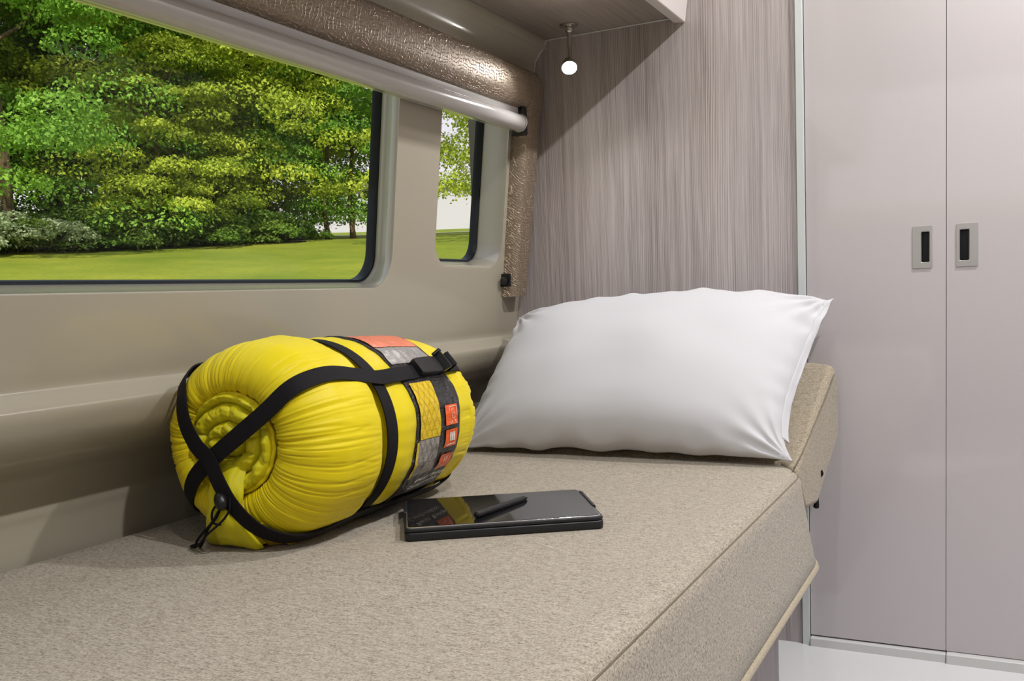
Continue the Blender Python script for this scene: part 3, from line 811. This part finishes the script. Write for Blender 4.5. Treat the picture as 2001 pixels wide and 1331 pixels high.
# icon 1: framed bag with a round knot and small lettering
w = .0009
for (a, b, c, d) in ((.291, 10.2, .312, 10.2), (.312, 10.2, .312, 4), (.291, 10.2, .291, 7.5)): seg(3, a, b, c, d, w, .0023)
for k in range(10):
    a0, a1 = rad(36*k), rad(36*(k+1)); seg(3, .3015+.0042*cos(a0), 4.3+1.85*sin(a0), .3015+.0042*cos(a1), 4.3+1.85*sin(a1), w, .0023)
for k, s in enumerate((.294, .299, .304, .309)): seg(3, s, 1.3, s, -.8, .0011, .0023)
for s in (.296, .3005): seg(3, s, 9, s, 7.4, w, .0023)
# icon 2: three upright rolls over a caption
for s in (.293, .2985, .304): P_(3, s, s+.0045, -6.4, -12.2, .0023, ns=2, nq=4)
seg(3, .284, -14.6, .312, -14.2, .0016, .0023); seg(3, .298, -5.3, .302, -5.3, w, .0023)
# icon 3: feather knot and captions
for k in range(4): seg(3, .294+.0032*k, -23.6+(k % 2)*1.0, .296+.0032*k, -27+(k % 2), .0014, .0023)
seg(3, .3135, -22, .3105, -31, .0011, .0023); seg(3, .290, -29.6, .303, -29.8, .0010, .0023)
# grey lettering bars on the top of the wrap
for i, (q, s0, s1) in enumerate(((57, .21, .30), (54.5, .215, .315), (52, .21, .29), (49.6, .218, .312), (47.4, .213, .30))):
    pass
PR.build('wrap_print', mats, sbag, smooth=True)
# the two lines of handwriting under the picture
def text_on_label(txt, s0, s1, q_deg, height, name):
    cu = bpy.data.curves.new('t', 'FONT'); cu.body = txt; cu.size = 1; cu.shear = .25
    ob = bpy.data.objects.new('t', cu); COL.objects.link(ob); bpy.context.view_layer.update()
    me = bpy.data.meshes.new_from_object(ob.evaluated_get(bpy.context.evaluated_depsgraph_get()))
    xs = [v.co.x for v in me.vertices]; wdt = max(xs)
    mb = MB(); k = (s1-s0)/wdt
    for v in me.vertices: mb.vert(LS(s0+v.co.x*k, rad(q_deg)+v.co.y*height/.13, .0026))
    for p_ in me.polygons: mb.face(list(p_.vertices))
    bpy.data.objects.remove(ob); bpy.data.curves.remove(cu); bpy.data.meshes.remove(me)
    return mb.build(name, M['print_white'], sbag)
text_on_label('Rest Easy,', .226, .318, -36.8, .0072, 'lettering')
text_on_label('Comfortably.', .214, .308, -41.2, .0072, 'lettering')
# side-release buckle on the upper strap
def onS(s, q, off): return BP(s, R_(s)+off, rad(q))
bk = MB()
def plate(s0, s1, q0, q1, o0, o1, lift=0):
    rings = []
    for i in range(7):
        s = lerp(s0, s1, i/6); l = lift*i/6; e = .88 if i in (0, 6) else 1
        qm = (q0+q1)/2
        rings.append([onS(s, qm+(q0-qm)*e, o0+l), onS(s, qm+(q0-qm)*e, o1+l-.001), onS(s, qm+(q0-qm)*e*.9, o1+l), onS(s, qm+(q1-qm)*e*.9, o1+l), onS(s, qm+(q1-qm)*e, o1+l-.001), onS(s, qm+(q1-qm)*e, o0+l)])
    bk.rings(rings, True, True, True)
plate(.246, .302, 44.5, 33, .005, .014, .003)
plate(.304, .322, 43.5, 34, .006, .012, .002)
bk.tube([onS(.300, 44.5, .018), onS(.312, 45.5, .026), onS(.316, 45.2, .024)], .0024, 8)
rings = [[onS(.306+o, q, h) for o, h in ((0, .014), (.004, .026), (.007, .026), (.006, .012))] for q in np.linspace(46, 33, 8)]
bk.rings(rings, True, True, True)
bk.build('buckle', M['blackp'], sbag, smooth='auto', angle=35)
lp = MB(); rings = [[onS(s, q, o) for q in (43.4, 34.2)]+[onS(s, q, o-.0016) for q in (34.2, 43.4)] for s, o in ((.318, .006), (.322, .014), (.325, .025), (.330, .0275), (.334, .022), (.336, .012), (.338, .006))]
lp.rings(rings, True, True, True); lp.build('strap_loop', M['web'], sbag, smooth='auto', angle=60)
# loose quilt tail hanging out of the mouth
tl = MB(); rings = []
tpth = catmull([(-.846, .880, -.192), (-.847, .868, -.212), (-.846, .862, -.236), (-.848, .862, -.258), (-.852, .874, -.280), (-.857, .889, -.2965)], 7)
NTT = len(tpth)
for i, c in enumerate(tpth):
    t = i/(NTT-1); c = Vector(c)
    wx = lerp(.021, .027, sstep(0, .6, t))+.016*sstep(.55, 1, t); wy = lerp(.012, .016, t)
    pinch = 1-.16*math.exp(-((t-.46)/.10)**2)
    ring = []
    for k in range(72):
        q = 2*PI*k/72
        w_ = 1+.10*sin(q*5+t*4)+.07*noise.noise(Vector((cos(q)*3, sin(q)*3, t*5)))+.05*sin(q*11+t*3)*sstep(.4, 1, t)
        pp = c+Vector((cos(q)*wx*w_*pinch, sin(q)*wy*w_*pinch, 0))
        if i == NTT-1 or t > .85: pp.z = max(-.2985, pp.z+.002*sin(q*3))
        ring.append(pp)
    rings.append(ring)
tl.rings(rings, True, True, True); tl.build('quilt_tail', M['yellow2'], sbag, smooth=True)
# fold of the cover beneath the tail
fl = MB(); rings = []
for i in range(30):
    t = i/29
    top = Vector((lerp(-.822, -.785, t), lerp(.868, .878, t)+.003*sin(t*9), lerp(-.262, -.262, t)))
    bot = Vector((lerp(-.846, -.792, t), lerp(.892, .915, t)-.004*sin(t*14), -.2985))
    mid = (top+bot)/2+Vector((0, -.004-.003*sin(t*10), 0))
    back = Vector((0, .012, 0))
    rings.append([top, mid, bot, bot+back, mid+back, top+back])
fl.rings(rings, True, True, True); fl.build('cover_fold', M['orangey'], sbag, smooth=True)
# cord with its toggle
tg = MB(); tc = Vector((-.838, .846, -.232))
tg.lathe([(.001, -.011), (.006, -.010), (.0085, -.004), (.0085, .004), (.006, .010), (.001, .011)], tc, (.5, -.3, -.8), n=18); tg.build('toggle', M['blackp'], sbag, smooth=True)
cd = MB()
cd.tube(catmull([tc, (-.842, .843, -.248), (-.858, .842, -.266), (-.876, .850, -.285), (-.894, .862, -.2965), (-.906, .870, -.2968), (-.908, .860, -.2968), (-.894, .852, -.294), (-.878, .845, -.280), (-.850, .840, -.258), (-.840, .842, -.244)], 8), .0016, 7)
cd.tube(catmull([(-.828, .850, -.226), (-.826, .846, -.242), (-.836, .842, -.256), (-.856, .838, -.272), (-.876, .844, -.287), (-.898, .856, -.2970)], 8), .0014, 7)
cd.tube(catmull([(-.848, .850, -.236), (-.854, .846, -.246), (-.850, .842, -.258), (-.838, .842, -.260)], 6), .0014, 7)
cd.build('drawcord', M['web'], sbag, smooth=True)

# ------------------------------------------------------------------ outdoors
def gz(rho):
    if rho < 3: return -1.15
    if rho < 26: return -1.15+(rho-3)*(2.85/23)
    return 1.70+(rho-26)*.076
gm_ = MB(); rings = []
for rho in [.01, 1.3, 3, 6, 10, 14, 18, 22, 26, 30, 36, 44, 56, 75, 110, 180]:
    rings.append([(-rho*sin(rad(a)), rho*cos(rad(a)), gz(rho)) for a in range(0, 361, 4)])
gm_.rings(rings, False)
struct(gm_.build('lawn', M['lawn'], smooth=True))['label'] = 'sunlit mown lawn rising to the trees outside the windows'
pm_ = MB(); pm_.rings([[(-r*sin(rad(a)), r*cos(rad(a)), gz(r)+.03) for a in range(20, 42, 2)] for r in (36, 38.0)], False)
struct(pm_.build('path', M['path']))
so = MB(); so.rings([[(-r*sin(rad(a)), r*cos(rad(a)), gz(r)+.04) for a in range(39, 90, 2)] for r in (25.2, 27, 33, 42)], False)  # soil starts early: its dark colour also paints the shade at the wood's edge
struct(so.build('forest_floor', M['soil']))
def leaves(name, blobs, per, size, mat, seed, droop=.35):
    rg = np.random.default_rng(seed); C = np.array([b[:3] for b in blobs]); Rr = np.array([b[3:6] for b in blobs]); T = np.array([b[6] for b in blobs])
    n = len(blobs)*per; bi = np.repeat(np.arange(len(blobs)), per)
    d = rg.normal(size=(n, 3)); d[:, 2] = np.abs(d[:, 2])*.9-.25; d /= np.linalg.norm(d, axis=1)[:, None]
    rr = rg.uniform(.72, 1.08, n)[:, None]
    c = C[bi]+d*Rr[bi]*rr
    nm = d*.6+rg.normal(size=(n, 3))*.45+np.array([.15, 0, .35]); nm /= np.linalg.norm(nm, axis=1)[:, None]
    t = np.cross(nm, rg.normal(size=(n, 3))); t /= np.linalg.norm(t, axis=1)[:, None]; b = np.cross(nm, t)
    sz = (size*rg.uniform(.6, 1.25, n))[:, None]
    v = np.stack([c-t*sz*.55, c-b*sz*.32-nm*sz*.06, c+t*sz*.55-nm*sz*.16, c+b*sz*.32-nm*sz*.06], 1).reshape(-1, 3)
    me = bpy.data.meshes.new(name); me.vertices.add(n*4); me.vertices.foreach_set('co', v.ravel().astype(np.float32))
    me.loops.add(n*4); me.loops.foreach_set('vertex_index', np.arange(n*4, dtype=np.int32))
    me.polygons.add(n); me.polygons.foreach_set('loop_start', np.arange(0, n*4, 4, dtype=np.int32)); me.polygons.foreach_set('loop_total', np.full(n, 4, dtype=np.int32))
    me.update(calc_edges=True)
    at = me.attributes.new('tint', 'FLOAT', 'POINT'); tt = np.clip(T[bi]+rg.normal(size=n)*.16, 0, 1)
    at.data.foreach_set('value', np.repeat(tt, 4).astype(np.float32)); me.materials.append(mat); return me
def crown_blobs(seed, H, R, z0, nb, bs, cone=.0):
    rg = random.Random(seed); out = []
    for i in range(nb):
        h = rg.random()**.85; z = z0+(H-z0)*h
        prof = (sin(PI*min(1, (h*.88+.12))**.8)**.6)*(1-cone*h)
        a = rg.uniform(0, 2*PI); k = rg.random()**.42
        r = R*prof*k
        s = bs*rg.uniform(.65, 1.25)
        out.append((r*cos(a), r*sin(a), z, s, s, s*.5, clamp(rg.gauss(.5, .22))))
    return out
def trunk_mesh(name, H, r, seed, branches=7):
    rg = random.Random(seed); mb = MB()
    pts = [(rg.uniform(-.12, .12)*k, rg.uniform(-.12, .12)*k, H*k/6-.1) for k in range(7)]
    mb.tube(catmull(pts, 3), [r*(1-.75*i/18)*(1.35 if i == 0 else 1) for i in range(19)], 9)
    for i in range(branches):
        z = H*rg.uniform(.3, .85); a = rg.uniform(0, 6.28); l = rg.uniform(.25, .45)*H*.6
        mb.tube([(0, 0, z), (cos(a)*l*.5, sin(a)*l*.5, z+l*.28), (cos(a)*l, sin(a)*l, z+l*.75)], [r*.4, r*.25, r*.08], 6)
    me = bpy.data.meshes.new(name); me.from_pydata(mb.v, [], mb.f); me.materials.append(M['bark'])
    for p_ in me.polygons: p_.use_smooth = True
    return me
KIND = {}
def kind(k, H, R, z0, nb, bs, per, size, mat, seed, tr, cone=.15):
    KIND[k] = (leaves(k+'_crown', crown_blobs(seed, H, R, z0, nb, bs, cone), per, size, mat, seed), trunk_mesh(k+'_trunk', H*.9, tr, seed))
kind('maple', 13, 4.4, .5, 190, 1.1, 640, .10, M['leafG'], 11, .15)
kind('lime', 12.5, 4.0, .6, 190, .95, 620, .098, M['leafY'], 12, .2)
kind('dark', 13.5, 4.3, .4, 180, 1.1, 340, .14, M['leafD'], 13, .26)
kind('slim', 9.5, 2.4, 1.9, 68, .62, 330, .095, M['leafG'], 14, .085)
kind('open', 11, 4.2, .9, 135, .66, 320, .095, M['leafY'], 15, .12)
kind('small', 4.8, 1.9, .3, 70, .6, 480, .09, M['leafY'], 16, .07)
GRP = 'trees beyond the lawn'
def tree(k, az, rho, s, rot, name, label, cat='tree', group=GRP):
    x, y = -rho*sin(rad(az)), rho*cos(rad(az))
    e = thing(name, label, cat, (x, y, gz(rho)), group); e.rotation_euler = (0, 0, rot); e.scale = (s, s, s)
    for nm_, me in zip(('crown', 'trunk'), KIND[k]):
        o = bpy.data.objects.new(nm_, me); COL.objects.link(o); o.parent = e
    return e
TR = [('maple', 54.6, 23.6, .98, 1.9, 'broadleaf_tree', 'big mid green tree filling the left edge of the large window'),
      ('maple', 60.5, 27, 1.0, 2.0, 'broadleaf_tree', 'mid green tree left of the big one at the window edge, mostly cut off'),
      ('lime', 47.3, 27.5, 1.0, 1.1, 'broadleaf_tree', 'tall yellow green tree right of the big mid green tree'),
      ('lime', 44.2, 28, 1.0, 2.9, 'broadleaf_tree', 'tall yellow green tree in the middle of the large window'),
      ('dark', 51.8, 31, 1.08, .5, 'broadleaf_tree', 'dark green tree in the gap behind the two left trees'),
      ('dark', 46.3, 33, 1.1, 1.7, 'broadleaf_tree', 'dark green tree behind the two yellow green trees'),
      ('dark', 57.5, 34, 1.15, 2.6, 'broadleaf_tree', 'dark green tree behind the left edge trees'),
      ('dark', 42.0, 33, 1.0, 4.0, 'broadleaf_tree', 'dark green tree behind the right end of the dense wood'),
      ('maple', 41.0, 29.0, .80, 5.1, 'broadleaf_tree', 'mid green tree at the right end of the dense wood'),
      ('slim', 39.0, 29.5, .98, .9, 'young_tree', 'young slim tree left of the two bare trunks on the lawn', ),
      ('slim', 37.7, 27.5, .90, 2.2, 'young_tree', 'young slim tree with bare trunk on the lawn, left of the seal'),
      ('slim', 36.3, 28.2, .96, 3.9, 'young_tree', 'young slim tree nearest the right edge of the large window'),
      ('slim', 40.1, 37, 1.05, 5.0, 'young_tree', 'young slim tree far back near the pale building'),
      ('open', 33.3, 25.5, 1.0, .4, 'broadleaf_tree', 'loose yellow green tree whose branches hang into the small window'),
      ('open', 25.8, 28.5, 1.0, 3.3, 'broadleaf_tree', 'loose yellow green tree right of the small window branches'),
      ('small', 46.3, 24.6, 1.0, .7, 'small_tree', 'low rounded yellow green tree in front of the middle of the wood')]
for a in TR: tree(*a)
SHK = []
for i, (mt, sd) in enumerate(((M['leafS'], 31), (M['leafD'], 32), (M['flower'], 33))):
    bl = []
    rg = random.Random(sd)
    for k in range(26):
        a = rg.uniform(0, 6.28); r = rg.random()**.6*1.15; bl.append((r*cos(a), r*sin(a), rg.uniform(.15, .95)*(1.15-r*.5), .36, .36, .26, clamp(rg.gauss(.5, .25))))
    SHK.append(leaves('shrub', bl, 300, .085, mt, sd))
SP = [(55.6, 23.4, 1.0, 2, 'white flowering shrub at the left edge under the big tree'), (53.9, 23.9, .95, 0, 'pale green shrub right of the white flowering shrub'),
      (52.5, 23.6, .75, 2, 'small white flowering shrub under the big left tree'), (50.9, 24.2, .9, 0, 'green shrub under the low left tree'),
      (49.2, 24.3, .85, 1, 'dark green shrub at the foot of the left yellow green tree'), (47.6, 24.3, .8, 0, 'green shrub left of the low rounded middle tree'),
      (45.0, 24.6, .85, 1, 'dark green shrub right of the low rounded middle tree'), (43.4, 25.2, .9, 0, 'green shrub at the foot of the middle yellow green tree'),
      (42.0, 26.0, .95, 1, 'dark green shrub near the right end of the wood'), (40.6, 26.8, .9, 1, 'last dark green shrub where the wood ends'),
      (57.6, 23.8, 1.0, 1, 'dark green shrub outside the left window edge')]
for i, (az, rho, s, kk, lb) in enumerate(SP):
    o = bpy.data.objects.new('shrub', SHK[kk]); COL.objects.link(o); o.location = (-rho*sin(rad(az)), rho*cos(rad(az)), gz(rho)+ZO-.05); o.scale = (s*1.2, s*1.2, s*(1.0, .8, 1.1)[i % 3]); o.rotation_euler = (0, 0, i*1.3)
    tag(o, lb, 'shrub', 'shrubs along the edge of the wood')
# long pale building beyond the lawn
bdg = thing('building', 'long pale building far beyond the lawn at the right', 'building', (-45, 62, gz(75)))
b = MB(); c_, s__ = cos(rad(35)), sin(rad(35))
def BD(u, v, z):   # u along, v depth, around a point at azimuth 34, 76 m off
    cx, cy = -76*sin(rad(34)), 76*cos(rad(34)); return (cx+u*c_-v*s__, cy+u*s__+v*c_, gz(76)+z)
def bbox(mb, u0, u1, v0, v1, z0, z1):
    ids = [mb.vert(BD(u, v, z)) for u in (u0, u1) for v in (v0, v1) for z in (z0, z1)]
    for q in ((0, 1, 3, 2), (4, 6, 7, 5), (0, 4, 5, 1), (2, 3, 7, 6), (0, 2, 6, 4), (1, 5, 7, 3)): mb.face([ids[i] for i in q])
bbox(b, -24, 24, 0, 10, -1, 3.4); b.build('wall', M['bldg'], bdg)
b = MB(); bbox(b, -24.5, 24.5, -.5, 10.5, 3.4, 3.6); b.build('roof', M['roof'], bdg)

# ------------------------------------------------------------------ light
w = bpy.data.worlds.new('sky'); scene.world = w; w.use_nodes = True
nt = w.node_tree; bg = nt.nodes['Background']
tcn = nt.nodes.new('ShaderNodeTexCoord'); sx_ = nt.nodes.new('ShaderNodeSeparateXYZ'); rp = nt.nodes.new('ShaderNodeValToRGB')
nt.links.new(tcn.outputs['Generated'], sx_.inputs[0]); nt.links.new(sx_.outputs['Z'], rp.inputs['Fac']); nt.links.new(rp.outputs['Color'], bg.inputs['Color'])
rp.color_ramp.elements[0].color = srgb(236, 226, 230); rp.color_ramp.elements[1].position = .6; rp.color_ramp.elements[1].color = srgb(206, 214, 232)
bg.inputs['Strength'].default_value = 1.2
def light(kind_, name, loc, energy, size=.1, col=(1, .985, .985), rot=None):
    l = bpy.data.lights.new(name, kind_); l.energy = energy; l.color = col
    o = bpy.data.objects.new(name, l); COL.objects.link(o); o.location = Vector(loc)+Vector((0, 0, ZO))
    if kind_ == 'AREA': l.shape = 'DISK'; l.size = size
    if rot: o.rotation_euler = rot
    return o
sun = light('SUN', 'sun', (5, -5, 10), 5.0, col=(1, .96, .86)); sun.data.angle = rad(1.5)
sd = Vector((-.50, .70, -.80)).normalized(); sun.rotation_euler = sd.to_track_quat('-Z', 'Y').to_euler()
for i, (x, y, e) in enumerate(((.34, 1.60, 18), (.34, .62, 16.5), (.34, -.55, 2.5), (-.22, .35, 3.5), (-.22, -.42, 1.0))):
    MB().lathe([(.030, 0), (.038, 0), (.038, -.004), (.034, -.008), (.030, -.008)], (x, y, 1.18), n=24, caps=False).build('ceiling_spotlight', M['white'], origin=(x, y, 1.18), smooth='auto')
    o = bpy.data.objects['ceiling_spotlight' if i == 0 else 'ceiling_spotlight.%03d' % i]
    tag(o, ('white ceiling light ring nearest the closet', 'white ceiling light ring above the tablet', 'white ceiling light ring behind the viewer over the aisle', 'white ceiling light ring over the bed beside the overhead cabinet', 'white ceiling light ring over the rear end of the bed')[i], 'light', 'ceiling lights')
    light('AREA', 'puck_light', (x, y, 1.169), e, .058)
# spot at the bulb of the reading lamp
ls = light('SPOT', 'reading_beam', tuple(hp+hd*.026), 3.0); ls.data.spot_size = rad(165); ls.data.spot_blend = .6; ls.data.shadow_soft_size = .012
ls.rotation_euler = hd.to_track_quat('-Z', 'Y').to_euler()

# unseen bench, added across the aisle to keep light off the lower closet
fb = thing('bench', 'unseen upholstered bench added across the aisle to shade the closet', 'bench', (.68, 0, -.72))
MB().box(.42, .94, -1.2, 1.45, -.72, -.42).build('base', M['woodbase'], fb, bevel=.002)
MB().box(.40, .94, -1.2, 1.45, -.419, -.30).build('cushion', M['bed'], fb, bevel=.015)

# ------------------------------------------------------------------ camera
def rotm(rx, ry, rz):
    return Matrix.Rotation(rz, 3, 'Z') @ Matrix.Rotation(ry, 3, 'Y') @ Matrix.Rotation(rx, 3, 'X')
pitch, roll, cyaw, fpx = -0.09027522, -0.0403201, 0.47480241, 1861.77247
R3 = rotm(0, 0, cyaw) @ rotm(PI/2+pitch, 0, 0) @ rotm(0, 0, roll)
cam = bpy.data.cameras.new('camera'); co = bpy.data.objects.new('camera', cam); COL.objects.link(co)
co.matrix_world = Matrix.Translation((0, 0, ZO)) @ R3.to_4x4()
cam.sensor_fit = 'HORIZONTAL'; cam.sensor_width = 36; cam.lens = fpx/2001*36
cam.shift_x = -2.6836/2001; cam.shift_y = 83.136/2001; cam.clip_start = .02; cam.clip_end = 500
scene.camera = co
vs = scene.view_settings; vs.view_transform = 'Standard'; vs.look = 'None'; vs.gamma = 1; vs.exposure = 0
try: vs.use_curve_mapping = False
except Exception: pass
